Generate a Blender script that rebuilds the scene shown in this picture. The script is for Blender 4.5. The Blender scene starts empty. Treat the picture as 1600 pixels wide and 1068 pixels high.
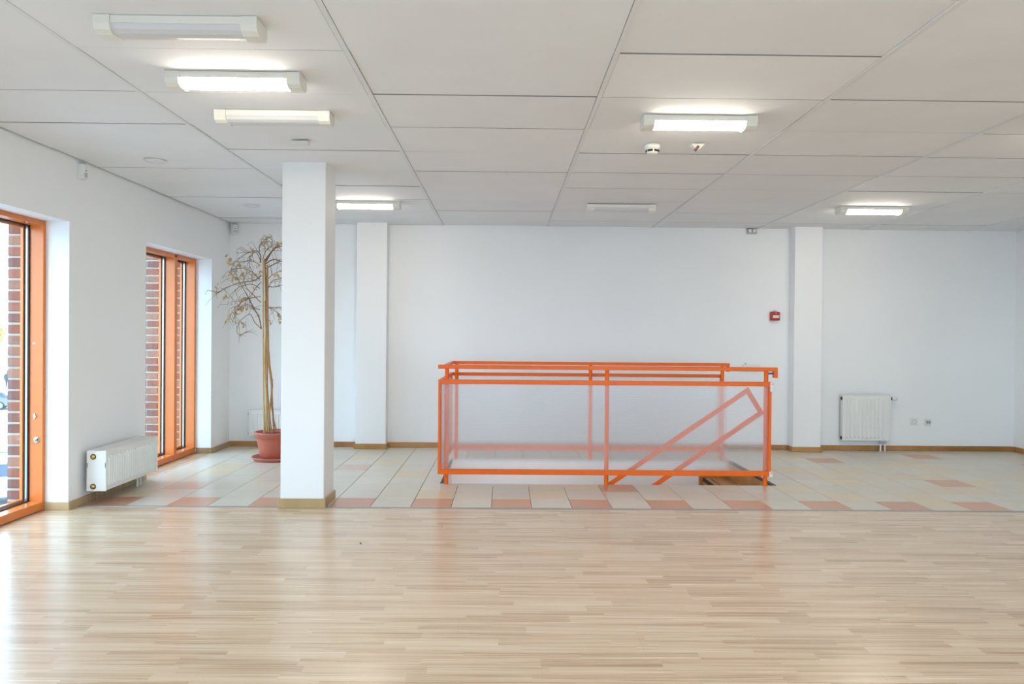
import bpy, bmesh, math, random
from mathutils import Vector, Matrix
rnd = random.Random(7)
S = bpy.context.scene
COL = S.collection

# ------------------------------------------------------------------ camera
FPX = 1165.75; YAW, PITCH, ROLL, HC = 0.0110, -0.0070, 0.0087, 1.2666
ZC = 2.5236                       # ceiling height
def cam_axes():
    cy, sy = math.cos(YAW), math.sin(YAW); cp, sp = math.cos(PITCH), math.sin(PITCH)
    f = Vector((sy*cp, cy*cp, sp)); r = Vector((cy, -sy, 0)); u = r.cross(f)
    cr, sr = math.cos(ROLL), math.sin(ROLL)
    return r*cr + u*sr, u*cr - r*sr, f
_r, _u, _f = cam_axes()
cam = bpy.data.cameras.new('camera'); cam.sensor_width = 36; cam.lens = FPX/1600*36
cam.clip_start = .05; cam.clip_end = 1000
camo = bpy.data.objects.new('camera', cam); COL.objects.link(camo)
camo.matrix_world = Matrix(((_r.x, _u.x, -_f.x, 0), (_r.y, _u.y, -_f.y, 0), (_r.z, _u.z, -_f.z, HC), (0, 0, 0, 1)))
S.camera = camo

# ------------------------------------------------------------------ light
SKY = 5.6
LAMP = 32.0
w = bpy.data.worlds.new('overcast_sky'); S.world = w; w.use_nodes = True
nt = w.node_tree; nt.nodes.clear()
wo = nt.nodes.new('ShaderNodeOutputWorld'); bg = nt.nodes.new('ShaderNodeBackground')
bg.inputs[0].default_value = (.55, .79, 1, 1); bg.inputs[1].default_value = SKY
nt.links.new(bg.outputs[0], wo.inputs[0])
S.view_settings.view_transform = 'Standard'; S.view_settings.look = 'None'
S.view_settings.gamma = 1; S.view_settings.exposure = 0.58
S.view_settings.use_curve_mapping = False
try:
    S.cycles.use_denoising = True; S.cycles.use_light_tree = False
    S.cycles.max_bounces = 9; S.cycles.diffuse_bounces = 5; S.cycles.glossy_bounces = 3; S.cycles.use_adaptive_sampling = True; S.cycles.adaptive_threshold = .05; S.cycles.adaptive_min_samples = 20; S.cycles.transparent_max_bounces = 24
    S.cycles.sample_clamp_indirect = 6
except Exception: pass
def portal(name, loc, rot, sx, sy):
    l = bpy.data.lights.new(name, 'AREA'); l.shape = 'RECTANGLE'; l.size = sx; l.size_y = sy
    l.cycles.is_portal = True
    o = bpy.data.objects.new(name, l); COL.objects.link(o); o.location = loc; o.rotation_euler = rot

# ------------------------------------------------------------------ materials
def lin(c):
    return tuple(((v/255)/12.92 if v/255 <= .04045 else ((v/255+.055)/1.055)**2.4) for v in c) + (1,)
def mat(name, color, rough=.5, metal=0, spec=.5, noise=0, nscale=8, bump=0, bscale=200, coat=0, tint_rand=0):
    m = bpy.data.materials.new(name); m.use_nodes = True
    t = m.node_tree; b = t.nodes['Principled BSDF']
    c = color if len(color) == 4 else lin(color)
    b.inputs['Base Color'].default_value = c
    b.inputs['Roughness'].default_value = rough; b.inputs['Metallic'].default_value = metal
    b.inputs['Specular IOR Level'].default_value = spec
    if coat: b.inputs['Coat Weight'].default_value = coat; b.inputs['Coat Roughness'].default_value = .1
    if noise or tint_rand:
        g = t.nodes.new('ShaderNodeNewGeometry'); n = t.nodes.new('ShaderNodeTexNoise')
        n.inputs['Scale'].default_value = nscale; n.inputs['Detail'].default_value = 2
        t.links.new(g.outputs['Position'], n.inputs['Vector'])
        hs = t.nodes.new('ShaderNodeHueSaturation'); hs.inputs['Color'].default_value = c
        mr = t.nodes.new('ShaderNodeMapRange'); mr.inputs[1].default_value = .25; mr.inputs[2].default_value = .75
        mr.inputs[3].default_value = 1-noise; mr.inputs[4].default_value = 1+noise
        t.links.new(n.outputs['Fac'], mr.inputs[0])
        last = mr.outputs[0]
        if tint_rand:
            oi = t.nodes.new('ShaderNodeObjectInfo'); m2 = t.nodes.new('ShaderNodeMapRange')
            m2.inputs[3].default_value = 1-tint_rand; m2.inputs[4].default_value = 1+tint_rand
            t.links.new(oi.outputs['Random'], m2.inputs[0])
            mu = t.nodes.new('ShaderNodeMath'); mu.operation = 'MULTIPLY'
            t.links.new(last, mu.inputs[0]); t.links.new(m2.outputs[0], mu.inputs[1]); last = mu.outputs[0]
        t.links.new(last, hs.inputs['Value']); t.links.new(hs.outputs[0], b.inputs['Base Color'])
    if bump:
        g = t.nodes.new('ShaderNodeNewGeometry'); n = t.nodes.new('ShaderNodeTexNoise')
        n.inputs['Scale'].default_value = bscale; n.inputs['Detail'].default_value = 3
        t.links.new(g.outputs['Position'], n.inputs['Vector'])
        bp = t.nodes.new('ShaderNodeBump'); bp.inputs['Strength'].default_value = bump; bp.inputs['Distance'].default_value = .002
        t.links.new(n.outputs['Fac'], bp.inputs['Height']); t.links.new(bp.outputs[0], b.inputs['Normal'])
    return m
def emis(name, col, strength):
    m = bpy.data.materials.new(name); m.use_nodes = True
    b = m.node_tree.nodes['Principled BSDF']
    b.inputs['Base Color'].default_value = (.8, .8, .78, 1); b.inputs['Emission Color'].default_value = col + (1,)
    b.inputs['Emission Strength'].default_value = strength
    return m
def wood(name, cols, axis, strip, length, rough, gscale=1.0, spec=.5, coat=0):
    """strip-built wood: cols = (dark, mid, light); grain along the axis 'x', 'y' or 'z'."""
    m = bpy.data.materials.new(name); m.use_nodes = True
    t = m.node_tree; N = t.nodes; L = t.links; b = N['Principled BSDF']
    g = N.new('ShaderNodeNewGeometry'); sp = N.new('ShaderNodeSeparateXYZ'); L.new(g.outputs['Position'], sp.inputs[0])
    al, ac = {'x': (0, 1), 'y': (1, 0), 'z': (2, 0)}[axis]
    def M(op, a, bb=None):
        n = N.new('ShaderNodeMath'); n.operation = op
        for i, v in enumerate((a, bb)):
            if v is None: continue
            if isinstance(v, (int, float)): n.inputs[i].default_value = v
            else: L.new(v, n.inputs[i])
        return n.outputs[0]
    row = M('FLOOR', M('DIVIDE', sp.outputs[ac], strip))
    wn = N.new('ShaderNodeTexWhiteNoise'); wn.noise_dimensions = '1D'; L.new(row, wn.inputs['W'])
    off = M('MULTIPLY', wn.outputs['Value'], 17.3)
    cell = M('FLOOR', M('ADD', M('DIVIDE', sp.outputs[al], length), off))
    cv = N.new('ShaderNodeCombineXYZ'); L.new(row, cv.inputs[0]); L.new(cell, cv.inputs[1])
    w2 = N.new('ShaderNodeTexWhiteNoise'); w2.noise_dimensions = '2D'; L.new(cv.outputs[0], w2.inputs['Vector'])
    # grain
    gv = N.new('ShaderNodeCombineXYZ')
    L.new(M('ADD', M('MULTIPLY', sp.outputs[al], 1.0*gscale), M('MULTIPLY', w2.outputs['Value'], 31)), gv.inputs[0])
    L.new(M('MULTIPLY', sp.outputs[ac], 55*gscale), gv.inputs[1])
    L.new(M('MULTIPLY', row, 3.7), gv.inputs[2])
    n1 = N.new('ShaderNodeTexNoise'); n1.inputs['Scale'].default_value = 1; n1.inputs['Detail'].default_value = 6
    n1.inputs['Roughness'].default_value = .70; n1.inputs['Distortion'].default_value = .6
    L.new(gv.outputs[0], n1.inputs['Vector'])
    fac = M('ADD', M('MULTIPLY', w2.outputs['Value'], .18), M('MULTIPLY', n1.outputs['Fac'], 1.45))
    fac = M('SUBTRACT', fac, .36)
    cr = N.new('ShaderNodeValToRGB'); e = cr.color_ramp.elements
    e[0].position = .22; e[0].color = lin(cols[0]); e[1].position = .76; e[1].color = lin(cols[2])
    k = e.new(.45); k.color = lin(cols[1])
    L.new(fac, cr.inputs[0]); L.new(cr.outputs[0], b.inputs['Base Color'])
    mr = N.new('ShaderNodeMapRange'); mr.inputs[3].default_value = rough-.04; mr.inputs[4].default_value = rough+.06
    L.new(n1.outputs['Fac'], mr.inputs[0]); L.new(mr.outputs[0], b.inputs['Roughness'])
    b.inputs['Specular IOR Level'].default_value = spec
    if coat: b.inputs['Coat Weight'].default_value = coat; b.inputs['Coat Roughness'].default_value = .2
    return m

WALL = mat('white_wall_paint', (.87, .87, .868, 1), .55, spec=.3, noise=.012, nscale=1.5)
CEIL = mat('ceiling_tile_white', (.835, .845, .855, 1), .8, spec=.2, noise=.02, nscale=3, tint_rand=.018)
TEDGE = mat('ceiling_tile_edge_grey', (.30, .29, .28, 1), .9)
TBAR = mat('ceiling_grid_white', (.77, .78, .79, 1), .5)
PLEN = mat('ceiling_void_grey', (.12, .12, .12, 1), .9)
LAM = wood('laminate_oak', ((172, 142, 112), (208, 182, 152), (227, 207, 182)), 'x', .065, .47, .25, spec=.5, coat=.35)
SKIRT = wood('skirting_oak', ((150, 104, 52), (176, 126, 68), (192, 146, 88)), 'x', .4, .9, .38)
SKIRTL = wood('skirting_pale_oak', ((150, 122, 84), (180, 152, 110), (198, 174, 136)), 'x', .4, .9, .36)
STEPW = wood('stair_oak', ((156, 108, 56), (184, 132, 74), (200, 152, 92)), 'y', .3, 2, .35)
TILE = [mat('tile_cream', (208, 202, 188), .28, noise=.035, nscale=9, tint_rand=.035),
        mat('tile_beige', (212, 197, 170), .28, noise=.035, nscale=9, tint_rand=.035),
        mat('tile_salmon', (200, 150, 120), .28, noise=.05, nscale=9, tint_rand=.04),
        mat('tile_pale_salmon', (206, 180, 160), .28, noise=.04, nscale=9, tint_rand=.03)]
GROUT = mat('grout_dark', (88, 80, 74), .9)
STRIPM = mat('transition_strip_metal', (165, 165, 168), .35, metal=.6)
ORANGE = mat('orange_lacquer', (.86, .14, .002, 1), .38, spec=.3, noise=.03, nscale=14)
WORANGE = mat('orange_window_lacquer', (.72, .20, .035, 1), .25, noise=.02, nscale=10)
RUBBER = mat('black_gasket', (22, 30, 32), .5)
ALU = mat('spacer_aluminium', (190, 200, 215), .3, metal=.8)
RADW = mat('radiator_white', (232, 232, 228), .35, noise=.01)
RADI = mat('radiator_inside_grey', (120, 122, 122), .6)
BRASS = mat('brass_plug', (205, 160, 80), .3, metal=.9)
DARKP = mat('dark_plug', (45, 42, 38), .5)
CHROME = mat('chrome', (205, 208, 212), .15, metal=1)
PLW = mat('white_plastic', (228, 228, 224), .4)
PLC = mat('cream_plastic', (232, 230, 220), .45)
PLG = mat('grey_plastic', (190, 190, 188), .45)
BLACK = mat('black_plastic', (18, 18, 18), .5)
RED = mat('red_plastic', (176, 34, 30), .4)
DRED = mat('dark_red_lens', (92, 34, 28), .3)
BLUE = mat('blue_tape', (20, 74, 160), .5)
LENS_ON = emis('lamp_diffuser_lit', (1.0, .90, .765), LAMP)
LENS_OFF = mat('lamp_diffuser_unlit', (214, 214, 216), .3, spec=.5)
TERRA = mat('terracotta_plastic', (186, 102, 82), .45, noise=.05, nscale=12)
SOIL = mat('potting_soil', (58, 46, 38), .95, noise=.3, nscale=60, bump=.8, bscale=90)
BARK = mat('dry_bark', (172, 132, 86), .8, noise=.2, nscale=30, bump=.5, bscale=60)
BAMBOO = mat('bamboo_stake', (196, 160, 92), .55, noise=.12, nscale=20)
TWIG = mat('dry_twig', (126, 102, 80), .85, noise=.15, nscale=40)
LEAF = mat('dry_leaf', (194, 168, 108), .8, noise=.3, nscale=14)
BRICK = [mat('brick_%d' % i, c, .85, noise=.12, nscale=22, bump=.6, bscale=80, tint_rand=.12)
         for i, c in enumerate(((136, 84, 68), (128, 78, 64), (112, 76, 68), (142, 102, 84)))]
MORTAR = mat('mortar', (178, 170, 160), .95, noise=.08, nscale=40, bump=.4, bscale=120)
ASPH = mat('asphalt', (150, 152, 156), .9, noise=.1, nscale=.6)
GRASS = mat('grass', (128, 150, 92), .95, noise=.2, nscale=.8)
CONC = mat('facade_concrete', (170, 166, 160), .9)

def thin_fresnel(N, L, ior):
    """the same reflectance on both faces of a thin sheet"""
    g = N.new('ShaderNodeNewGeometry'); mr = N.new('ShaderNodeMapRange'); fr = N.new('ShaderNodeFresnel')
    mr.inputs[3].default_value = ior; mr.inputs[4].default_value = 1/ior
    L.new(g.outputs['Backfacing'], mr.inputs[0]); L.new(mr.outputs[0], fr.inputs[0])
    return fr
def glass_mat(name, tint=(.96, .98, .98, 1)):
    m = bpy.data.materials.new(name); m.use_nodes = True
    t = m.node_tree; t.nodes.clear(); N = t.nodes; L = t.links
    o = N.new('ShaderNodeOutputMaterial'); mx = N.new('ShaderNodeMixShader')
    tr = N.new('ShaderNodeBsdfTransparent'); tr.inputs[0].default_value = tint
    gl = N.new('ShaderNodeBsdfGlossy'); gl.inputs['Roughness'].default_value = .02
    fr = thin_fresnel(N, L, 1.45)
    L.new(fr.outputs[0], mx.inputs[0]); L.new(tr.outputs[0], mx.inputs[1]); L.new(gl.outputs[0], mx.inputs[2]); L.new(mx.outputs[0], o.inputs[0])
    return m
GLASS = glass_mat('window_glass')
def poly_mat():
    """multiwall polycarbonate: clear skins with fine horizontal webs"""
    m = bpy.data.materials.new('ribbed_polycarbonate'); m.use_nodes = True
    t = m.node_tree; t.nodes.clear(); N = t.nodes; L = t.links
    o = N.new('ShaderNodeOutputMaterial')
    tr = N.new('ShaderNodeBsdfTransparent'); tr.inputs[0].default_value = (.985, .985, .99, 1)
    g = N.new('ShaderNodeNewGeometry'); sp = N.new('ShaderNodeSeparateXYZ'); L.new(g.outputs['Position'], sp.inputs[0])
    mu = N.new('ShaderNodeMath'); mu.operation = 'MULTIPLY'; mu.inputs[1].default_value = 2*math.pi/.016; L.new(sp.outputs[2], mu.inputs[0])
    sn = N.new('ShaderNodeMath'); sn.operation = 'SINE'; L.new(mu.outputs[0], sn.inputs[0])
    rf = N.new('ShaderNodeBsdfRefraction'); rf.inputs['IOR'].default_value = 1.08; rf.inputs['Roughness'].default_value = .24
    rf.inputs[0].default_value = (.985, .985, .99, 1)
    m1 = N.new('ShaderNodeMixShader'); m1.inputs[0].default_value = .50; L.new(tr.outputs[0], m1.inputs[1]); L.new(rf.outputs[0], m1.inputs[2])
    df = N.new('ShaderNodeBsdfDiffuse'); df.inputs[0].default_value = (.9, .91, .92, 1)
    tl = N.new('ShaderNodeBsdfTranslucent'); tl.inputs[0].default_value = (.9, .91, .92, 1)
    ml = N.new('ShaderNodeMixShader'); ml.inputs[0].default_value = .5; L.new(df.outputs[0], ml.inputs[1]); L.new(tl.outputs[0], ml.inputs[2])
    m2 = N.new('ShaderNodeMixShader'); 
    w1 = N.new('ShaderNodeMath'); w1.operation = 'MULTIPLY_ADD'; w1.inputs[1].default_value = .5; w1.inputs[2].default_value = .5; L.new(sn.outputs[0], w1.inputs[0])
    w2 = N.new('ShaderNodeMapRange'); w2.inputs[3].default_value = .12; w2.inputs[4].default_value = .16; L.new(w1.outputs[0], w2.inputs[0])
    L.new(w2.outputs[0], m2.inputs[0]); L.new(m1.outputs[0], m2.inputs[1]); L.new(ml.outputs[0], m2.inputs[2])
    gl = N.new('ShaderNodeBsdfGlossy'); gl.inputs['Roughness'].default_value = .25
    fr = thin_fresnel(N, L, 1.35)
    m3 = N.new('ShaderNodeMixShader'); L.new(fr.outputs[0], m3.inputs[0]); L.new(m2.outputs[0], m3.inputs[1]); L.new(gl.outputs[0], m3.inputs[2])
    L.new(m3.outputs[0], o.inputs[0])
    return m
POLY = poly_mat()

# ------------------------------------------------------------------ mesh helpers
class MB:
    def __init__(s): s.v = []; s.f = []; s.sm = []
    def add(s, vs, fs, smooth=False):
        n = len(s.v); s.v += [tuple(v) for v in vs]
        for f in fs: s.f.append(tuple(i+n for i in f)); s.sm.append(smooth)
        return s
    def box(s, x0, x1, y0, y1, z0, z1, bev=0):
        if bev:
            bm = bmesh.new(); bmesh.ops.create_cube(bm, size=1)
            for v in bm.verts:
                v.co = Vector(((x0+x1)/2+v.co.x*(x1-x0), (y0+y1)/2+v.co.y*(y1-y0), (z0+z1)/2+v.co.z*(z1-z0)))
            bmesh.ops.bevel(bm, geom=bm.edges[:], offset=bev, segments=1, affect='EDGES')
            bm.verts.index_update()
            s.add([v.co[:] for v in bm.verts], [[v.index for v in f.verts] for f in bm.faces]); bm.free()
            return s
        return s.add([(x0, y0, z0), (x1, y0, z0), (x1, y1, z0), (x0, y1, z0), (x0, y0, z1), (x1, y0, z1), (x1, y1, z1), (x0, y1, z1)],
                     [(0, 3, 2, 1), (4, 5, 6, 7), (0, 1, 5, 4), (1, 2, 6, 5), (2, 3, 7, 6), (3, 0, 4, 7)])
    def tube(s, pts, r, n=8, cap=True):
        pts = [Vector(p) for p in pts]; rs = r if isinstance(r, (list, tuple)) else [r]*len(pts)
        rings = []; up = None
        for i, p in enumerate(pts):
            d = (pts[min(i+1, len(pts)-1)]-pts[max(i-1, 0)]).normalized()
            if up is None: up = Vector((0, 0, 1)) if abs(d.z) < .9 else Vector((1, 0, 0))
            a = d.cross(up).normalized(); b = d.cross(a).normalized(); up = -b if False else up
            rings.append([p+(a*math.cos(2*math.pi*k/n)+b*math.sin(2*math.pi*k/n))*rs[i] for k in range(n)])
        vs = [v for R_ in rings for v in R_]; fs = []
        for i in range(len(pts)-1):
            for k in range(n):
                fs.append((i*n+k, i*n+(k+1) % n, (i+1)*n+(k+1) % n, (i+1)*n+k))
        s.add(vs, fs, True)
        if cap: s.add(rings[0], [tuple(range(n))[::-1]]); s.add(rings[-1], [tuple(range(n))])
        return s
    def lathe(s, prof, c=(0, 0, 0), n=32, axis='z'):
        vs = []; fs = []
        for r, h in prof:
            for k in range(n):
                a = 2*math.pi*k/n; x, y = r*math.cos(a), r*math.sin(a)
                q = {'z': (x, y, h), 'y': (x, h, y), 'x': (h, x, y)}[axis]
                vs.append((c[0]+q[0], c[1]+q[1], c[2]+q[2]))
        for i in range(len(prof)-1):
            for k in range(n): fs.append((i*n+k, i*n+(k+1) % n, (i+1)*n+(k+1) % n, (i+1)*n+k))
        return s.add(vs, fs, True)
    def prism(s, prof, a0, a1, axis='x', smooth=False):
        """closed profile extruded along an axis; profile pairs are the two other axes in xyz order"""
        def P(u, v, a): return {'x': (a, u, v), 'y': (u, a, v), 'z': (u, v, a)}[axis]
        n = len(prof)
        vs = [P(u, v, a0) for u, v in prof]+[P(u, v, a1) for u, v in prof]
        s.add(vs, [(i, (i+1) % n, n+(i+1) % n, n+i) for i in range(n)], smooth)
        s.add([P(u, v, a0) for u, v in prof], [tuple(range(n))[::-1]]); s.add([P(u, v, a1) for u, v in prof], [tuple(range(n))])
        return s
ORG = {}
def mesh_data(name, mb, m):
    me = bpy.data.meshes.new(name); me.from_pydata(mb.v, [], mb.f)
    me.polygons.foreach_set('use_smooth', mb.sm)
    me.validate(); bm = bmesh.new(); bm.from_mesh(me); bmesh.ops.recalc_face_normals(bm, faces=bm.faces); bm.to_mesh(me); bm.free()
    me.materials.append(m); me.update(); return me
def tag(o, label=None, cat=None, group=None, kind=None):
    if label: o['label'] = label
    if cat: o['category'] = cat
    if group: o['group'] = group
    if kind: o['kind'] = kind
    return o
def obj(name, mb, m, parent=None, local=False, label=None, kind=None, loc=None):
    """one mesh object; vertices are given in world space (local=True: in the parent's space)"""
    if parent is not None and not local:
        q = ORG.get(parent, Vector((0, 0, 0)))
        mb.v = [(x-q.x, y-q.y, z-q.z) for x, y, z in mb.v]
    o = bpy.data.objects.new(name, mesh_data(name, mb, m)); COL.objects.link(o)
    if loc is not None: o.location = loc
    if parent is not None: o.parent = parent; ORG[o] = ORG.get(parent, Vector((0, 0, 0)))
    else: ORG[o] = Vector(loc) if loc is not None else Vector((0, 0, 0))
    return tag(o, label, kind=kind)
def thing(name, label, cat, loc=(0, 0, 0), rz=0, group=None, kind=None):
    o = bpy.data.objects.new(name, None); COL.objects.link(o); o.location = loc; o.rotation_euler = (0, 0, rz)
    o.empty_display_size = .1; ORG[o] = Vector(loc)
    return tag(o, label, cat, group, kind)
def inst(src, loc, parent=None, name=None):
    o = src.copy(); COL.objects.link(o); o.location = loc
    if parent is not None: o.parent = parent
    return o
def B(*a, **k): return MB().box(*a, **k)

# ------------------------------------------------------------------ dimensions of the room
XL, XR, YB, YF = -3.11, 5.865, 8.50, -1.8      # left wall, right wall, back wall, wall behind the camera
WT = 2.062                                     # window head height
XO = -3.42                                     # outer face of the inner leaf
WINS = [(6.515, 7.97), (3.91, 5.37), (1.305, 2.765), (-1.30, .16)]   # openings in the left wall
FWIN = [(-2.75, -1.25), (-1.05, .45), (.65, 2.15), (2.35, 3.85), (4.05, 5.55)]                        # openings in the wall behind the camera
HX0, HX1, HY0, HY1 = -.525, 2.352, 6.425, 7.675                       # stair opening
YT = 5.515                                     # where the tiles begin
TX, TY = -.9813, 5.5206                        # tile grid origin
TOP = ZC+.12

# ------------------------------------------------------------------ walls
m = MB(); ys = [YB+.3]
edges = [YB+.3]+[e for a, b in WINS for e in (b, a)]+[YF-.3]
for i in range(0, len(edges), 2): m.box(XO, XL, edges[i+1], edges[i], -.2, TOP)
for a, b in WINS: m.box(XO, XL, a, b, WT, TOP)
obj('wall_left', m, WALL, kind='structure')
obj('wall_back', B(XL, XR+.3, YB, YB+.3, -.2, TOP), WALL, kind='structure')
obj('wall_right', B(XR, XR+.3, YF-.3, YB, -.2, TOP), WALL, kind='structure')
m = MB(); ed = [XL]+[e for w_ in FWIN for e in w_]+[XR]
for i in range(0, len(ed), 2): m.box(ed[i], ed[i+1], YF-.3, YF, -.2, TOP)
for a, b in FWIN: m.box(a, b, YF-.3, YF, WT, TOP)
obj('wall_front', m, WALL, kind='structure')
obj('wall_pilaster_left', B(-1.650, -1.312, 8.35, YB, 0, ZC+.02, bev=.003), WALL, kind='structure')
obj('wall_pilaster_right', B(3.262, 3.575, 8.35, YB, 0, ZC+.02, bev=.003), WALL, kind='structure')
CX0, CX1, CY0, CY1 = -1.630, -1.312, 5.484, 5.80
col = obj('column', B(CX0, CX1, CY0, CY1, 0, ZC+.02, bev=.004), WALL, kind='structure')
tag(col, 'square white plastered column standing where laminate meets tiles')
# ------------------------------------------------------------------ ceiling
ceil = obj('ceiling', B(XL, XR, YF, YB, ZC+.07, TOP), PLEN, kind='structure')
GX0, GY0 = -.709, 3.322
xs = [GX0+1.2*k for k in range(-1, 6)]; xs = [x for x in xs if XL+.05 < x < XR-.05]
m = MB()
for x in xs: obj('grid_bar', B(x-.012, x+.012, YF, YB, ZC, ZC+.03), TBAR, ceil)
cx = [XL]+xs+[XR]
ry = []
y = GY0
while y > YF+.05: y -= .6
y += .6
ys_ = [YF]
while y < YB-.05:
    ys_.append(y); y += .6
ys_.append(YB)
cache = {}
for i in range(len(cx)-1):
    for j in range(len(ys_)-1):
        wx, wy = cx[i+1]-cx[i]-.029, ys_[j+1]-ys_[j]-.006
        key = (round(wx, 3), round(wy, 3))
        c = ((cx[i]+cx[i+1])/2, (ys_[j]+ys_[j+1])/2, ZC+.004+rnd.uniform(-.002, .004))
        if key not in cache:
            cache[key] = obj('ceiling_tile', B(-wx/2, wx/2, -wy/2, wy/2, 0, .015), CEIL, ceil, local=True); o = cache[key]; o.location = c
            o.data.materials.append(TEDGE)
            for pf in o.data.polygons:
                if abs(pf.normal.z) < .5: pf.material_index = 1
        else: o = inst(cache[key], c, ceil)
        o.rotation_euler = (rnd.uniform(-.0035, .0035), rnd.uniform(-.0008, .0008), 0)
# cross bars hidden in the joints
m = MB()
for y in ys_[1:-1]: m.box(XL, XR, y-.006, y+.006, ZC+.030, ZC+.045)
obj('cross_bars', m, PLEN, ceil)

# ------------------------------------------------------------------ floors
m = MB()
for a, b, c, d in ((XL, HX0-.1, YT-.03, YB), (HX1+.1, XR, YT-.03, YB), (HX0-.1, HX1+.1, YT-.03, HY0-.1), (HX0-.1, HX1+.1, HY1+.1, YB)):
    m.box(a, b, c, d, -.18, -.0035)
ft = obj('floor_tiled', m, GROUT, kind='structure')
def subtract(r, h):
    x0, x1, y0, y1 = r; a0, a1, b0, b1 = h
    if x1 <= a0 or x0 >= a1 or y1 <= b0 or y0 >= b1: return [r]
    out = []
    if y0 < b0: out.append((x0, x1, y0, b0)); y0 = b0
    if y1 > b1: out.append((x0, x1, b1, y1)); y1 = b1
    if x0 < a0: out.append((x0, a0, y0, y1))
    if x1 > a1: out.append((a1, x1, y0, y1))
    return out
SALM = {(6, 2), (14, 7), (18, 8), (16, 3), (21, 6), (22, 3)}
PALE = {(-6, 2), (-2, 5), (10, 8), (2, 8)}
BEI = {(11, 2), (9, 2), (4, 2), (13, 3), (13, 4), (12, 5), (15, 4), (17, 5), (15, 2), (19, 4), (14, 5), (12, 1), (17, 7), (20, 5), (18, 2), (14, 1), (0, 4), (16, 6)}
tcache = {}
k0 = math.floor((XL-TX)/.3); k1 = math.ceil((XR-TX)/.3)
for j in range(-1, 11):
    for k in range(k0, k1+1):
        r = (max(TX+.3*k+.002, XL), min(TX+.3*(k+1)-.002, XR), max(TY+.3*j+.002, YT), min(TY+.3*(j+1)-.002, YB))
        if r[1]-r[0] < .02 or r[3]-r[2] < .02: continue
        rs = [q for q in subtract(r, (HX0, HX1, HY0, HY1)) if q[1]-q[0] > .008 and q[3]-q[2] > .008]
        if not rs: continue
        if j == 0 and k % 2 == 1 or (k, j) in SALM: mi = 2
        elif (k, j) in PALE: mi = 3
        elif (k, j) in BEI or rnd.random() < .10: mi = 1
        else: mi = 0
        full = len(rs) == 1 and abs(rs[0][1]-rs[0][0]-.296) < 1e-4 and abs(rs[0][3]-rs[0][2]-.296) < 1e-4
        if full and mi in tcache: o = inst(tcache[mi], (rs[0][0], rs[0][2], 0), ft)
        else:
            mb = MB()
            for a, b, c, d in rs: mb.box(a-rs[0][0], b-rs[0][0], c-rs[0][2], d-rs[0][2], -.008, 0, bev=.0012)
            o = obj('floor_tile', mb, TILE[mi], ft, local=True); o.location = (rs[0][0], rs[0][2], 0)
            if full: tcache[mi] = o
        o.location.z = rnd.uniform(-.0006, 0)
YW = 5.48
fl = obj('floor_laminate', B(XL, XR, YF, YW, -.18, -.0012), mat('underlay_brown', (120, 92, 66), .9), kind='structure')
PLY, PLX = .195, 1.285
jrow = 0; yy = YW
while yy > .3:
    off = (jrow*.428+rnd.uniform(0, .2)) % PLX
    x = XL-off
    while x < XR:
        a, b = max(x, XL), min(x+PLX, XR)
        if b-a > .02:
            o = obj('laminate_plank', B(0, b-a-.0004, 0, PLY-.0004, -.0011, 0), LAM, fl, local=True) if (round(b-a, 3)) not in cache else inst(cache[round(b-a, 3)], (0, 0, 0), fl)
            cache[round(b-a, 3)] = o
            o.location = (a, yy-PLY, 0)
        x += PLX
    yy -= PLY; jrow += 1
obj('laminate_area', B(XL, XR, YF, yy, -.0012, 0), LAM, fl)
obj('trim_1', MB().prism([(YW, 0), (YW+.004, .0035), (YT-.006, .0035), (YT, 0)], XL, XR, 'x'), STRIPM, kind='structure')
# sub-floor under the window openings
m = MB()
for a, b in WINS: m.box(XO, XL, a, b, -.2, 0)
for a, b in FWIN: m.box(a, b, YF-.3, YF, -.2, 0)
obj('floor_window_reveals', m, LAM, kind='structure')

# ------------------------------------------------------------------ skirting boards
BH, BT = .058, .014
def skirt(name, segs, mm=None):
    e = thing(name, None, None, (0, 0, 0), kind='structure')
    for (x0, x1, y0, y1) in segs: obj('skirting_board', B(x0, x1, y0, y1, 0, BH, bev=.003), mm or SKIRT, e)
t_ = BT
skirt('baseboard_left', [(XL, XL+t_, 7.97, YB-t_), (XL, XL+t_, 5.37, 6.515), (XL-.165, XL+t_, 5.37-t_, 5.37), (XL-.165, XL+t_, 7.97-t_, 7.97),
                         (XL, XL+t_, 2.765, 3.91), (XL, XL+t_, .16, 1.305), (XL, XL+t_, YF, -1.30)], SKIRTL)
skirt('baseboard_back', [(XL, -1.65-t_, YB-t_, YB), (-1.65-t_, -1.65, 8.35-t_, YB-t_), (-1.65, -1.312, 8.35-t_, 8.35), (-1.312, -1.312+t_, 8.35-t_, YB-t_),
                         (-1.312+t_, .60, YB-t_, YB), (.601, 3.0, YB-t_, YB), (3.001, 3.262-t_, YB-t_, YB), (3.262-t_, 3.262, 8.35-t_, YB-t_), (3.262, 3.575, 8.35-t_, 8.35), (3.575, 3.575+t_, 8.35-t_, YB-t_),
                         (3.575+t_, 4.699, YB-t_, YB), (4.701, 5.276, YB-t_, YB), (5.278, XR-t_, YB-t_, YB)])
skirt('baseboard_right', [(XR-t_, XR, 6.1, YB-t_), (XR-t_, XR, 3.6, 6.098), (XR-t_, XR, YF, 3.598)])
CH = .068
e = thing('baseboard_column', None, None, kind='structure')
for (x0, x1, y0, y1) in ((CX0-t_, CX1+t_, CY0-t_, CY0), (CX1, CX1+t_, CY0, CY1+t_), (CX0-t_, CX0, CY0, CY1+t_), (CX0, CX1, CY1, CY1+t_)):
    obj('skirting_board', B(x0, x1, y0, y1, 0, CH, bev=.003), SKIRTL, e)

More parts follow.
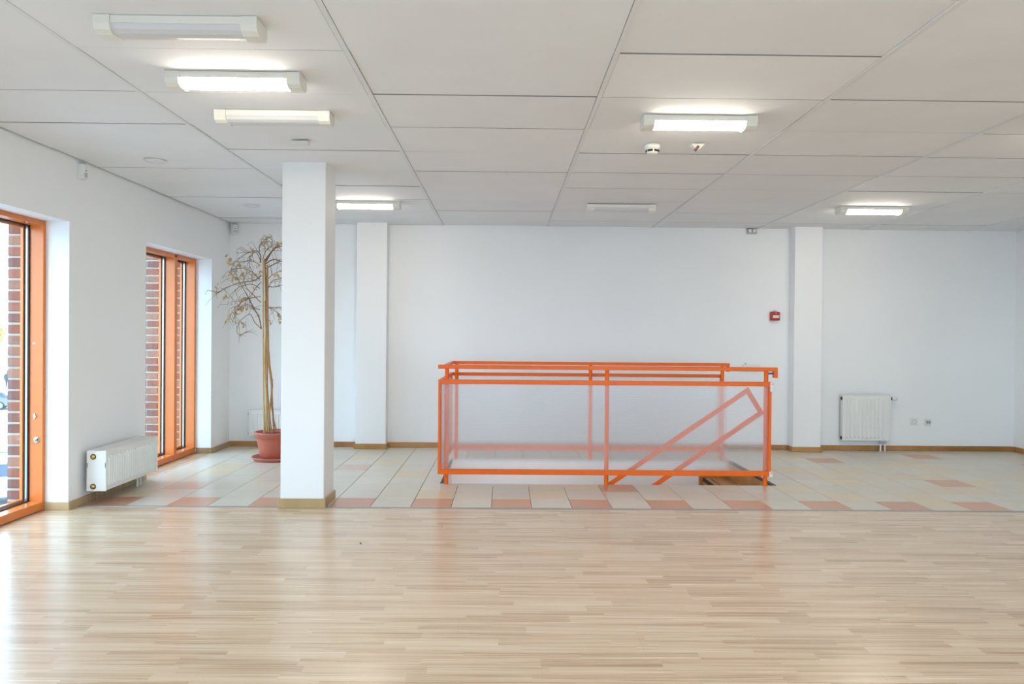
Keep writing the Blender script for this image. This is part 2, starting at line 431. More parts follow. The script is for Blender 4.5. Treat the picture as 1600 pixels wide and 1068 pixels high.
# ------------------------------------------------------------------ windows
def window(n, T, a, b, mull, extra=None):
    """T(u, v, z) -> world; u runs along the wall, v out of the room (0 = room side of the frame)"""
    e = thing('window_%d' % n, None, None, kind='structure')
    def bx(name, u0, u1, v0, v1, z0, z1, mtl, bev=.002):
        mb = B(u0, u1, v0, v1, z0, z1, bev=bev) if bev else B(u0, u1, v0, v1, z0, z1)
        mb.v = [T(*p) for p in mb.v]; return obj(name, mb, mtl, e)
    J = .030; D = .095
    bx('jamb', b-J, b, 0, D, 0, WT, WORANGE); bx('jamb', a, a+J, 0, D, 0, WT, WORANGE)
    for q in mull: bx('mullion', q-.03, q+.03, 0, D, 0, WT-.03, WORANGE)
    us = [a+J]+[z for q in mull for z in (q-.03, q+.03)]+[b-J]
    for i in range(0, len(us), 2):
        u0, u1 = us[i], us[i+1]
        bx('sill_rail', u0, u1, .002, D, .006, .064, WORANGE); bx('head_rail', u0, u1, .002, D, WT-.034, WT, WORANGE)
        # glazing: black inner gasket, spacer, outer orange cap, pane
        for nm, v0, v1, mm, wd in (('gasket', D, D+.010, RUBBER, .012), ('spacer', D+.010, D+.026, ALU, .008), ('outer_gasket', D+.026, D+.034, RUBBER, .010), ('outer_cap', D+.034, D+.052, WORANGE, .024)):
            mb = MB()
            for (p0, p1, r0, r1) in ((u0, u0+wd-.001, .06, WT-.03), (u1-wd, u1, .06, WT-.03), (u0+wd, u1-wd, .06, .06+wd), (u0+wd, u1-wd, WT-.03-wd, WT-.03)):
                mb.box(p0, p1, v0, v1, r0, r1)
            mb.v = [T(*p) for p in mb.v]; obj(nm, mb, mm, e)
        mb = MB().box(u0+.004, u1-.004, D+.014, D+.018, .066, WT-.036); mb.v = [T(*p) for p in mb.v]
        obj('glass_pane', mb, GLASS, e)
    for q in [a+.0, b-.0]+[q for q in mull]:
        u0, u1 = (q, q+J) if q == a else ((q-J, q) if q == b else (q-.03, q+.03))
        bx('outer_post', u0, u1, D, D+.052, 0, WT, WORANGE, 0)
    bx('outer_rail', a, b, D, D+.052, 0, .06, WORANGE, 0); bx('outer_rail', a, b, D, D+.052, WT-.03, WT, WORANGE, 0)
    return e
XF = -3.275
def TL(u, v, z): return (XF-v, u, z)
wl = []
for n, (a, b) in enumerate(WINS):
    wl.append(window(n+1, TL, a, b, [b-.48] if n == 0 else [a+.48]))
    portal('window_portal_%d' % n, (XO-.14, (a+b)/2, WT/2), (0, math.radians(-90), 0), 2.06, b-a)
def TF(u, v, z): return (u, YF-.165-v, z)
for n, (a, b) in enumerate(FWIN):
    window(n+5, TF, a, b, [a+.48])
    portal('window_portal_f%d' % n, ((a+b)/2, YF-.32, WT/2), (math.radians(90), 0, 0), b-a, 2.06)
# lock fittings on the jamb of the nearer window
w1 = wl[1]; jy = 5.34
obj('lock_cylinder', MB().lathe([(0, -.006), (.019, -.006), (.024, -.003), (.024, 0)], (-3.318, jy, .503), 24, 'y'), CHROME, w1)
obj('lock_core', MB().lathe([(0, -.009), (.009, -.009), (.010, -.006)], (-3.320, jy, .503), 16, 'y'), BRASS, w1)
obj('lock_slot', B(-3.312, -3.300, jy-.0085, jy-.006, .498, .516), DARKP, w1)
obj('strike_bracket', MB().box(-3.338, -3.326, jy-.006, jy, .655, .69).box(-3.332, -3.318, jy-.012, jy, .668, .678), CHROME, w1)
obj('sticker', B(-3.348, -3.330, jy-.0006, jy, 1.186, 1.197), PLW, w1)
obj('corner_stop', B(-3.272, -3.262, 7.945, 7.968, .015, .05, bev=.002), PLW, wl[0])

# ------------------------------------------------------------------ brick outside
def brick_wall(name, x0, x1, y0, y1, z0, z1, split, side):
    """mortar core with separate bricks on the face looking at -Y"""
    e = obj(name, B(x0+.006, x1-.006, y0+.008, y1, z0, z1), MORTAR, kind='structure')
    c = 0; z = z0
    while z < z1-.03:
        x = x1
        first = True
        while x > x0+.02:
            L_ = split if not (first and c % 2 and x1-x0 > .3) else split/2
            xa = max(x-L_, x0)
            if x-xa > .02:
                d = rnd.uniform(-.002, .002)
                o = obj('brick', B(xa+.005, x-.005, y0+d, y0+.10, z, min(z+.063, z1), bev=.003), BRICK[rnd.choice((0, 0, 1, 2, 3, 3))], e)
            x -= L_; first = False
        z += .0790; c += 1
    return e
brick_wall('wall_outer_pier', -3.545, XO, 5.36, 6.52, -.32, 2.60, .125, 0)
brick_wall('wall_outer_wing', -4.45, XO, 7.965, 8.6, -.32, 2.60, .25, 0)
m = MB(); m.box(-3.545, XO, 2.76, 3.92, -.32, 2.6); m.box(-3.545, XO, .15, 1.31, -.32, 2.6); m.box(-3.545, XO, -3.6, -1.29, -.32, 2.6)
m.box(-3.545, XO, -3.6, 7.965, 2.10, 3.0); m.box(-3.545, XO, -3.6, 8.6, -4.6, -.02)
m.box(-4.45, XO, 7.98, 8.6, 2.6, 3.0); m.box(-4.45, XO, 7.98, 8.6, -4.6, -.32)
obj('wall_outer_left', m, BRICK[1], kind='structure')

# ------------------------------------------------------------------ stairwell and stairs
for nm, a in (('wall_stairwell_rear', (HX0-.1, HX1+.1, HY1, HY1+.1, -3.0, -.0075)), ('wall_stairwell_left', (HX0-.1, HX0, HY0, HY1, -3.0, -.0075)),
              ('wall_stairwell_front', (HX0-.1, HX1+.1, HY0-.1, HY0, -3.0, -.0075)), ('wall_stairwell_right', (HX1+.02, HX1+.1, HY0, HY1, -3.0, -.0075)),
              ('floor_stairwell', (HX0-.1, HX1+.1, HY0-.1, HY1+.1, -3.1, -3.0))):
    obj(nm, B(*a), WALL, kind='structure')
sl = thing('stairwell_fill_lamp', 'added unseen white lamp brightening the inside of the stairwell', 'lamp', (HX0, 7.08, -1.02), math.radians(-90))  # added lamp, out of view, to brighten the stairwell's rear wall
obj('base', B(-.45, .45, 0, .03, -.05, .05, bev=.004), PLW, sl, local=True)
obj('diffuser', MB().prism([(.03, -.042), (.055, -.036), (.068, 0), (.055, .036), (.03, .042)], -.42, .42, 'x'), emis('stairwell_fill_diffuser', (.90, .96, 1.0), 22), sl, local=True)
for q in (-1, 1): obj('end_cap', MB().prism([(.03, -.046), (.058, -.04), (.072, 0), (.058, .04), (.03, .046)], *sorted((q*.42, q*.45)), 'x'), PLW, sl, local=True)
obj('trim_2', MB().box(HX1-.012, HX1+.018, HY0, HY1, -.02, .0025).box(HX0-.012, HX0+.008, HY0, HY1, -.02, .002), mat('dark_edge_profile', (62, 58, 56), .5), kind='structure')
st = thing('staircase', 'brown wooden stairs with black nosings leading down through the floor opening', 'staircase', (HX1, (HY0+HY1)/2, -1.7))
for n in range(1, 11):
    x1 = HX1-.272*(n-1); x0 = x1-.272; z = -.17*n
    tr = obj('tread', B(x0-.01, x1, HY0+.005, HY1-.003, z-.03, z, bev=.002), STEPW, st)
    obj('nosing', B(x0-.014, x0-.003, HY0+.005, HY1-.003, z-.034, z+.002), BLACK, tr)
    obj('grip_strip', B(x0+.045, x0+.062, HY0+.06, HY1-.06, z, z+.0015), mat('grip_grey', (96, 100, 104), .8) if n == 1 else bpy.data.materials['grip_grey'], tr)
    obj('riser', B(x1-.012, x1, HY0+.005, HY1-.003, z, z+.14+(.012 if n == 1 else 0)), STEPW, st)
    obj('stair_skirting', MB().box(x0-.055, x1-.055 if n > 1 else x1-.013, HY1-.012, HY1-.001, z+.001, z+.075).box(x0-.055, x0-.015, HY1-.012, HY1-.001, z-.09, z+.001), STEPW, st)

# ------------------------------------------------------------------ railing round the stair opening
YA, YR = 6.400, 7.700                # posts, front and rear
FA, FR = 6.362, 7.742                # panel frames
FXL, FXR = -.553, 2.293
rl = thing('stair_railing', 'orange steel railing with ribbed clear panels around the stair opening', 'railing', (.9, 7.05, 0))
ZR0, ZR1 = .988, 1.022
def part(name, mb, mm=ORANGE, parent=rl, label=None): return obj(name, mb, mm, parent, label=label)
h1 = part('handrail', MB().box(-.560, 2.357, YA-.022, YA+.022, ZR0, ZR1, bev=.004))
part('handrail_end', B(2.322, 2.357, YA-.0215, YA+.0215, .932, ZR0+.004, bev=.003), parent=h1)
h2 = part('handrail', MB().box(-.512, 2.338, YR-.022, YR+.022, ZR0-.008, ZR1-.010, bev=.004))
part('handrail_end', B(2.308, 2.338, YR-.0215, YR+.0215, .925, ZR0-.004, bev=.003), parent=h2)
part('handrail', B(-.535, -.500, YA+.022, YR-.022, ZR0, ZR1-.006, bev=.004))
for x in (-.484, .891, 2.262): part('post', MB().tube([(x, YA, 0), (x, YA, ZR0)], .0185, 16))
for x in (-.482, .900, 2.266):
    part('post', MB().tube([(x, YR, 0), (x, YR, ZR0-.008)], .0185, 16))
def panel_frame(y, x0, x1, z0, z1, w_s, w_t, w_b, dep):
    mb = MB()
    mb.box(x0, x1, y-dep/2, y+dep/2, z1-w_t, z1, bev=.003); mb.box(x0, x1, y-dep/2, y+dep/2, z0, z0+w_b, bev=.003)
    mb.box(x0, x0+w_s, y-dep/2+.0005, y+dep/2-.0005, z0+w_b-.002, z1-w_t+.002, bev=.002); mb.box(x1-w_s, x1, y-dep/2+.0005, y+dep/2-.0005, z0+w_b-.002, z1-w_t+.002, bev=.002)
    f = part('panel_frame', mb)
    obj('ribbed_panel', B(x0+w_s-.004, x1-w_s+.004, y-.003, y+.005, z0+w_b-.004, z1-w_t+.004), POLY, f, label='translucent sheet with fine horizontal ribs')
    return f
ff = panel_frame(FA, FXL, FXR, .092, .899, .022, .038, .044, .034)
panel_frame(FR, -.550, 2.279, .094, .894, .022, .034, .044, .034)
# left side frame
mb = MB(); y0, y1 = FA+.018, FR-.018
mb.box(FXL, FXL+.028, y0, y1, .861, .897, bev=.003); mb.box(FXL, FXL+.028, y0, y1, .094, .136, bev=.003)
mb.box(FXL+.0005, FXL+.0275, y0, y0+.022, .134, .863); mb.box(FXL+.0005, FXL+.0275, y1-.022, y1, .134, .863)
fs = part('panel_frame', mb)
obj('ribbed_panel', B(FXL+.010, FXL+.018, y0+.018, y1-.018, .132, .865), POLY, fs, label='translucent sheet with fine horizontal ribs')
# brackets between posts and frames
for (x, yp, yf) in [(x, YA, FA) for x in (-.484, .891, 2.262)]+[(x, YR, FR) for x in (-.482, .900)]:
    for z in (.115, .878):
        a, b = sorted((yp, yf)); part('bracket', B(x-.008, x+.008, a, b, z-.008, z+.008))
# little white clips and the blue tape at the right end
for z0, z1, nm in ((.815, .895, 'upper'), (.088, .135, 'lower')):
    c = part('corner_clip', B(2.278, 2.306, FA-.026, FA-.016, z0, z1, bev=.004), PLW, label='white plastic corner clip')
    obj('screw', MB().lathe([(0, -.0018), (.004, -.0018), (.0045, 0)], (2.295, FA-.026, z1-.014), 10, 'y'), DARKP, c)
part('tape_strap', B(2.281, 2.323, YA-.010, YA+.010, .962, .977, bev=.002), BLUE, label='blue tape strap under the handrail end')

# stair handrail: two parallel sloping bars joined at the top end
ysr = 6.50
k_ = (ysr)/6.40
def dz(x, z): return (x*k_, ysr, HC+(z-HC)*k_)
A1, A2 = Vector(dz(2.114, .832)), Vector(dz(2.234, .640))
dirv = (Vector(dz(.935, .016))-A1).normalized()
E1 = A1+dirv*2.9; E2 = A2+dirv*2.9
def bar(p, q, hw=.019, dp=.012):
    p, q = Vector(p), Vector(q); d = (q-p).normalized(); n = Vector((-d.z, 0, d.x)); yv = Vector((0, 1, 0))
    vs = [c+n*hw*s1+yv*dp*s2 for c in (p, q) for s1, s2 in ((-1, -1), (1, -1), (1, 1), (-1, 1))]
    return MB().add(vs, [(0, 1, 2, 3), (7, 6, 5, 4), (0, 4, 5, 1), (1, 5, 6, 2), (2, 6, 7, 3), (3, 7, 4, 0)])
e1 = (A2-A1).normalized()
mb = MB()
for q in (bar(A1-dirv*.004, E1), bar(A2-dirv*.004, E2), bar(A1-e1*.015+dirv*.016, A2+e1*.015+dirv*.016, .019, .0122)): mb.add(q.v, q.f)
sh = part('stair_handrail', mb, label='looped handrail of two parallel bars sloping down the stairs')
for f_ in (.52, .98): obj('tie_bar', bar(A1+dirv*2.9*f_, A2+dirv*2.9*f_, .012, .010), ORANGE, sh)
obj('fixing', B(2.262, A2.x+.01, ysr-.10, ysr, A2.z-.01, A2.z+.01), ORANGE, sh)

# ------------------------------------------------------------------ luminaires
def lamp(label, x, y, on):
    r = thing('ceiling_lamp', label, 'lamp', (x, y, ZC), 0, 'batten lamps on the ceiling')
    H = .064
    tray = [(-.062, 0), (-.062, -.030), (.062, -.030), (.062, 0)]
    lens = [(-.058, -.024), (-.058, -.033), (-.050, -.050), (-.030, -.060), (0, -.063), (.030, -.060), (.050, -.050), (.058, -.033), (.058, -.024)]
    capp = [(-.068, 0), (-.068, -.034), (-.058, -.056), (-.034, -.0675), (.034, -.0675), (.058, -.056), (.068, -.034), (.068, 0)]
    obj('tray', MB().prism(tray, -.27, .27, 'x'), PLC, r, local=True)
    obj('diffuser', MB().prism(lens, -.265, .265, 'x'), LENS_ON if on else LENS_OFF, r, local=True)
    for s in (-1, 1): obj('end_cap', MB().prism(capp, *sorted((s*.258, s*.322)), 'x'), PLC, r, local=True)
    return r
lamp('unlit cream batten lamp nearest the viewer at upper left', -1.31, 3.035, False)
lamp('lit batten lamp between two unlit ones at upper left', -1.31, 3.655, True)
lamp('unlit cream batten lamp just before the small cream ceiling box', -1.31, 4.265, False)
lamp('lit batten lamp just before the round smoke detector', 1.10, 4.265, True)
lamp('lit batten lamp directly right of the white column top', -1.31, 7.06, True)
lamp('unlit batten lamp far back above the railing', 1.10, 7.09, False)
lamp('lit batten lamp far back at right near the right pilaster', 3.49, 7.07, True)
for x, y, lb in ((3.49, 4.265, 'unseen lit batten lamp right of the picture beyond the smoke detector'), (-1.31, .1, 'unseen lit batten lamp behind the viewer over the left of the laminate'),
                 (1.10, .1, 'unseen lit batten lamp behind the viewer over the middle of the laminate'), (3.49, .1, 'unseen lit batten lamp behind the viewer over the right of the laminate'),
                 (1.10, 1.9, 'unseen lit batten lamp above the viewer, just out of the picture')):
    lamp(lb, x, y, True)  # unseen lamps carrying on the ceiling grid, added to light the room

# ------------------------------------------------------------------ ceiling and wall devices
sd = thing('smoke_detector', 'round cream smoke detector with dark slots on the ceiling', 'smoke detector', (.957, 4.86, ZC))
obj('base', MB().lathe([(0, 0), (.052, 0), (.052, -.022), (.048, -.03), (0, -.03)]), PLC, sd, local=True)
obj('chamber', MB().lathe([(.040, -.03), (.038, -.052), (.028, -.060), (0, -.062)]), PLC, sd, local=True)
for a0 in (0, 1, 2, 3, 4, 5):
    an = math.radians(a0*60-120); t = Vector((-math.sin(an), math.cos(an), 0)); c = Vector((math.cos(an)*.0395, math.sin(an)*.0395, -.042)); nrm = Vector((math.cos(an), math.sin(an), 0))
    vs = [c+t*s1*.016+nrm*s2*.003+Vector((0, 0, s3*.006)) for s1 in (-1, 1) for s2 in (-1, 1) for s3 in (-1, 1)]
    obj('slot', MB().add(vs, [(0, 1, 3, 2), (4, 6, 7, 5), (0, 4, 5, 1), (2, 3, 7, 6), (0, 2, 6, 4), (1, 5, 7, 3)]), BLACK, sd, local=True)
ind = thing('remote_indicator', 'small cream triangular indicator with dark red lens on the ceiling', 'indicator', (1.245, 4.83, ZC))
obj('housing', MB().add([(-.044, -.02, 0), (.046, -.02, 0), (.046, .05, 0), (-.044, .05, 0), (-.008, .0, -.034), (.008, .0, -.034), (.008, .02, -.034), (-.008, .02, -.034)],
    [(0, 1, 2, 3), (4, 7, 6, 5), (0, 4, 5, 1), (1, 5, 6, 2), (2, 6, 7, 3), (3, 7, 4, 0)]), PLC, ind, local=True)
obj('lens', MB().tube([(.004, -.012, -.014), (-.020, -.002, -.044)], [.008, .009], 12), DRED, ind, local=True)
cb = thing('ceiling_box', 'small cream rectangular box on the ceiling left of the column top', 'box', (-1.331, 4.87, ZC))
obj('housing', B(-.056, .056, -.03, .03, -.022, 0, bev=.005), PLC, cb, local=True)
obj('cover', B(-.049, .049, -.024, .024, -.027, -.022, bev=.002), PLC, cb, local=True)
for i, (x, y, lb) in enumerate(((-2.554, 5.48, 'flat round white ceiling disc nearer the left wall sensor'), (-2.472, 7.33, 'flat round white ceiling disc farther back above the dry tree'))):
    d = thing('ceiling_disc', lb, 'vent', (x, y, ZC+.003), 0, 'round discs in the ceiling')
    obj('rim', MB().lathe([(.058, 0), (.060, -.009), (.075, -.007), (.078, 0)], n=40), TBAR, d, local=True)
    obj('plate', MB().lathe([(.058, -.004), (.05, -.005), (0, -.005)], n=40), TBAR, d, local=True)
def motion(label, loc, rz):
    r = thing('motion_sensor', label, 'sensor', loc, rz, 'motion sensors near the ceiling')
    obj('housing', MB().prism([(-.034, 0), (.034, 0), (.030, .028), (.018, .044), (-.018, .044), (-.030, .028)], -.105, 0, 'z'), PLW, r, local=True)
    obj('lens', B(-.020, .020, .040, .047, -.094, -.058, bev=.004), PLG, r, local=True)
    obj('bracket', B(-.02, .02, -.0, .03, 0, .018), PLG, r, local=True)
    obj('status_light', B(-.008, .008, .043, .0455, -.046, -.040), BLACK, r, local=True)
    return r
motion('white motion sensor high on the left wall between the windows', (XL, 5.50, 2.497), math.radians(-90))
motion('white motion sensor in the far corner above the dry tree', (-3.052, 8.462, 2.500), math.radians(180+38))
em = thing('emergency_light', 'grey twin-spot emergency light high on back wall by right pilaster', 'light', (2.815, YB, 2.498))
obj('housing', B(-.058, .058, -.03, 0, -.036, .026, bev=.006), PLG, em, local=True)
for s in (-1, 1):
    k = obj('spot', MB().lathe([(.022, 0), (.022, -.012), (.018, -.014), (.016, -.006), (0, -.004)], (s*.026, -.03, -.004), 20, 'y'), PLW, em, local=True)
    obj('rim', MB().lathe([(.022, -.001), (.0255, -.001), (.0255, -.006), (.022, -.006)], (s*.026, -.03, -.004), 20, 'y'), mat('spot_rim_grey', (120, 120, 120), .4) if s < 0 else bpy.data.materials['spot_rim_grey'], k, local=True)
obj('mount', B(-.03, .02, -.02, 0, .026, .024+.002, bev=0), PLG, em, local=True)
cp = thing('fire_call_point', 'red fire alarm call point on back wall left of right pilaster', 'fire alarm', (3.089, YB, 1.526))
obj('housing', B(-.052, .052, -.045, 0, -.048, .050, bev=.005), RED, cp, local=True)
obj('glass_window', B(-.030, .040, -.048, -.045, -.022, .012), mat('pale_label', (222, 214, 196), .3), cp, local=True)
obj('frame_lip', MB().box(-.034, .044, -.0475, -.045, .012, .017).box(-.034, .044, -.0475, -.045, -.027, -.022), RED, cp, local=True)
obj('logo_dot', MB().lathe([(0, -.047), (.006, -.047), (.006, -.045)], (.005, 0, .033), 14, 'y'), mat('pale_dot', (224, 190, 180), .4), cp, local=True)
obj('cable', MB().tube([(.02, -.008, .05), (.022, -.006, .062), (.012, -.006, .064), (-.022, -.005, .060)], .0035, 6), PLG, cp, local=True)
bx_ = thing('wall_box', 'flat white plastic box on back wall behind the handrail end', 'box', (2.825, YB, .942))
obj('housing', B(-.098, .102, -.028, 0, -.042, .030, bev=.004), PLW, bx_, local=True)
obj('cover', B(-.090, .094, -.031, -.028, -.034, .022, bev=.001), PLW, bx_, local=True)
obj('cable_gland', MB().lathe([(.011, .03), (.011, .045), (.006, .052), (0, .052)], (-.062, -.014, 0), 12), PLG, bx_, local=True)
def socket(label, x, z, kind):
    r = thing('wall_socket', label, 'socket', (x, YB, z), 0, 'sockets on the back wall')
    obj('plate', B(-.041, .041, -.010, 0, -.041, .041, bev=.004), PLW, r, local=True)
    if kind == 0:
        o = obj('well', MB().lathe([(.026, -.0105), (.0245, -.0115), (.021, -.0115), (.020, -.004), (0, -.004)], (0, 0, 0), 24, 'y'), PLG, r, local=True)
        for s in (-1, 1): obj('pin_hole', MB().lathe([(0, -.0045), (.003, -.0045), (.003, -.003)], (s*.0095, 0, 0), 10, 'y'), BLACK, o, local=True)
        obj('earth_clip', B(-.003, .003, -.010, -.004, .016, .020), CHROME, o, local=True)
    else:
        obj('cover', B(-.028, .028, -.013, -.010, -.024, .022, bev=.002), PLG, r, local=True)
        for s in (-1, 1): obj('port', B(s*.013-.007, s*.013+.007, -.0136, -.013, -.008, .004), mat('port_grey', (84, 84, 84), .6) if s < 0 else bpy.data.materials['port_grey'], r, local=True)
socket('round-well power socket nearer the right radiator', 4.710, .331, 0)
socket('twin-port data socket right of the power socket', 4.872, .331, 1)

# ------------------------------------------------------------------ radiators
def radiator(label, loc, rz, L_, H, D, pitch, plugs='left', valve='right', plugmat=BRASS, pipes_x=None, z0=.11, gap=.035):
    """local x along the wall, the front looks at -y, wall at y = 0; origin on the floor"""
    r = thing('radiator', label, 'radiator', loc, rz, 'white panel radiators')
    yb, yf = -gap, -gap-D
    body = obj('body', B(.012, L_-.012, yf+.012, yb-.004, z0+.006, z0+H-.012), RADI, r, local=True)
    # pressed front with vertical flutes
    mb = MB(); fl_ = yf+.010
    mb.box(.010, L_-.010, yf+.011, yf+.018, z0+.004, z0+H-.004, bev=.003)
    x = .040
    while x+pitch*.62 < L_-.030:
        xa, xb = x, x+pitch*.62; za, zb = z0+.030, z0+H-.045
        vs = [(xa, yf+.012, za), (xb, yf+.012, za), (xb, yf+.012, zb), (xa, yf+.012, zb),
              (xa+.006, yf, za+.012), (xb-.006, yf, za+.012), (xb-.006, yf, zb-.012), (xa+.006, yf, zb-.012)]
        mb.add(vs, [(4, 5, 6, 7), (0, 1, 5, 4), (1, 2, 6, 5), (2, 3, 7, 6), (3, 0, 4, 7)])
        x += pitch
    obj('fluted_front', mb, RADW, r, local=True)
    for xa, xb in ((0, .012), (L_-.012, L_)):
        sp_ = obj('side_panel', B(xa, xb, yf+.004, yb, z0, z0+H, bev=.003), RADW, r, local=True)
        if (plugs == 'left') == (xa == 0):
            ym = yb-.05 if D > .1 else (yf+yb)/2
            for zz in (z0+.035, z0+H-.045):
                s_ = -1 if xa == 0 else 1; xx = xa if xa == 0 else xb
                obj('plug', MB().lathe([(0, s_*.008), (.013, s_*.008), (.015, s_*.005), (.015, 0)], (xx, ym, zz), 16, 'x'), plugmat, sp_, local=True)
                obj('plug_rim', MB().lathe([(.015, s_*.003), (.021, s_*.003), (.021, 0)], (xx, ym, zz), 16, 'x'), DARKP, sp_, local=True)
            if D > .1:
                for yy_ in (yf+.010, yb-.006): obj('side_slot', B(xx+s_*.0006-.0006, xx+s_*.0006+.0006, yy_-.002, yy_+.002, z0+H*.58, z0+H*.70), DARKP, sp_, local=True)
    tg = obj('top_grille', MB().box(.010, L_-.010, yf+.004, yf+.014, z0+H-.006, z0+H, bev=.002).box(.010, L_-.010, yb-.010, yb, z0+H-.006, z0+H, bev=.002), RADW, r, local=True)
    x = .02
    mb = MB()
    while x < L_-.02: mb.box(x, x+.010, yf+.012, yb-.008, z0+H-.005, z0+H-.0015); x += .018
    obj('grille_slats', mb, RADW, tg, local=True)['kind'] = 'stuff'
    for xx in (.12, L_-.12): obj('wall_bracket', B(xx-.015, xx+.015, yb, 0, z0+.03, z0+H-.05), RADW, r, local=True)
    # valve
    vz = z0+H-.045; ym = yb-.025 if D < .1 else yb-.04
    v = obj('valve', MB().lathe([(.010, 0), (.010, .018), (.016, .018), (.016, .026)], (L_, ym, vz), 16, 'x'), DARKP, r, local=True)
    obj('thermostat_knob', MB().lathe([(.019, .022), (.022, .028), (.022, .068), (.017, .082), (0, .084)], (L_, ym, vz), 20, 'x'), PLW, v, local=True)
    px = L_-.09 if pipes_x is None else pipes_x
    ob = obj('valve_block', B(px-.030, px+.045, yb-.058, yb-.026, z0-.026, z0+.004, bev=.004), CHROME, r, local=True)
    for q in (-.018, .032):
        obj('pipe', MB().tube([(px+q, yb-.042, 0), (px+q, yb-.042, z0-.02)], .0085, 12), PLW, r, local=True)
        obj('pipe_nut', MB().tube([(px+q, yb-.042, z0-.034), (px+q, yb-.042, z0-.016)], .013, 6), CHROME, r, local=True)
    return r
radiator('long low white radiator with brass plugs under the left wall sensor', (XL, 5.53, 0), math.radians(90), .825, .300, .148, .035, z0=.100, pipes_x=.70, gap=.04)
radiator('tall white radiator on the back wall beside the power socket', (3.845, YB, 0), 0, .553, .528, .062, .046, plugmat=DARKP, z0=.118, pipes_x=.463)
radiator('low white radiator on back wall behind the potted dry tree', (-2.862, YB, 0), 0, .62, .302, .062, .040, plugmat=DARKP, z0=.118)

# ------------------------------------------------------------------ dry tree in a pot
PX, PY = -2.318, 7.60
pot = thing('plant_pot', 'round terracotta plastic pot with wide rim standing behind the column', 'plant pot', (PX, PY, .03))
prof = [(0, .0), (.140, 0), (.148, .012), (.166, .13), (.176, .180), (.180, .186), (.180, .192), (.193, .196), (.195, .235), (.199, .240), (.199, .254), (.192, .258), (.184, .252), (.176, .19), (.16, .18)]
obj('body', MB().lathe(prof[:6], n=48), TERRA, pot, local=True)
obj('rim', MB().lathe(prof[5:], n=48), TERRA, pot, local=True)
obj('soil', MB().lathe([(.181, .222), (.10, .232), (0, .236)], n=32), SOIL, pot, local=True)
sau = obj('pot_saucer', MB().lathe([(0, .004), (.190, .004), (.214, .036), (.220, .040), (.226, .036), (.200, .0), (0, 0)], n=48), TERRA, loc=(PX, PY, 0))
tag(sau, 'shallow terracotta saucer under the plant pot', 'saucer')
tree = thing('dry_tree', 'leafless dried indoor tree with thin drooping twigs and a few withered leaves', 'tree', (PX, PY, .262))
def tp(cx_, cy_, dy=0):
    """crown sketch units (1 unit = 1 mm of the tree) to tree space"""
    return ((340+.1545*cx_-431)/153.4-.305*dy, dy, (714-(365+.1545*cy_))/152.5-.262+.012)
def cubic(pts, n=5):
    pts = [Vector(p) for p in pts]; out = []
    for i in range(len(pts)-1):
        p0 = pts[max(i-1, 0)]; p1, p2 = pts[i], pts[i+1]; p3 = pts[min(i+2, len(pts)-1)]
        for k in range(n):
            t = k/n; out.append(.5*((2*p1)+(-p0+p2)*t+(2*p0-5*p1+4*p2-p3)*t*t+(-p0+3*p1-3*p2+p3)*t*t*t))
    out.append(pts[-1]); return out
leaves = MB()
def leaf(p, s=None):
    s = s or rnd.uniform(.022, .042); d = Vector((rnd.uniform(-1, 1), rnd.uniform(-1, 1), -rnd.uniform(.6, 1.6))).normalized()
    a = d.cross(Vector((rnd.uniform(-1, 1), rnd.uniform(-1, 1), rnd.uniform(-1, 1)))).normalized(); n = d.cross(a)
    p = Vector(p); w_ = s*.30
    leaves.add([p, p+d*s*.4+a*w_+n*s*.12, p+d*s, p+d*s*.4-a*w_+n*s*.12, p+d*s*.45], [(0, 1, 4), (1, 2, 4), (2, 3, 4), (3, 0, 4)])
# stems and stakes (sx at the soil, then upwards) in tree space
def stem(name, pts, r0, r1, mm):
    c = cubic(pts, 6); n = len(c)
    obj(name, MB().tube(c, [r0+(r1-r0)*i/(n-1) for i in range(n)], 8), mm, tree, local=True)
def pp(px_, py_, dy=0): return ((px_-431)/153.4-.305*dy, dy, (714-py_)/152.5-.262+.012)
stem('stake', [pp(414.5, 674, -.05), pp(412.5, 560, -.04), pp(411.5, 408, -.03)], .0085, .0075, BAMBOO)
stem('stem', [pp(422.6, 674, .0), pp(421, 640, .0), pp(418, 600, .005), pp(418.6, 550, .0), pp(417, 500, .01), pp(415.8, 450, .0), pp(413.8, 405, .01)], .013, .0095, BARK)
stem('stem', [pp(430, 674, .02), pp(427.5, 640, .02), pp(426, 612, .025), pp(426.5, 598, .02), pp(422.5, 570, .02), pp(421, 549, .02)], .0085, .0065, BARK)
stem('stem', [pp(426, 674, -.03), pp(422.5, 645, -.04), pp(425.5, 606, -.03), pp(421, 565, -.02), pp(419.6, 520, -.02), pp(418.6, 470, -.02), pp(418, 415, -.01)], .0095, .008, BARK)
stem('stem', [pp(418.5, 674, .03), pp(417.5, 630, .035), pp(415, 560, .03), pp(416.6, 500, .03), pp(416, 430, .03)], .009, .008, BAMBOO)
stem('stem', [pp(434, 674, .05), pp(428, 650, .05), pp(425, 625, .04), pp(427, 592, .04)], .0065, .004, BARK)
stem('stake', [pp(416.5, 674, .05), pp(417, 570, .045), pp(414.6, 470, .045)], .006, .006, TWIG)
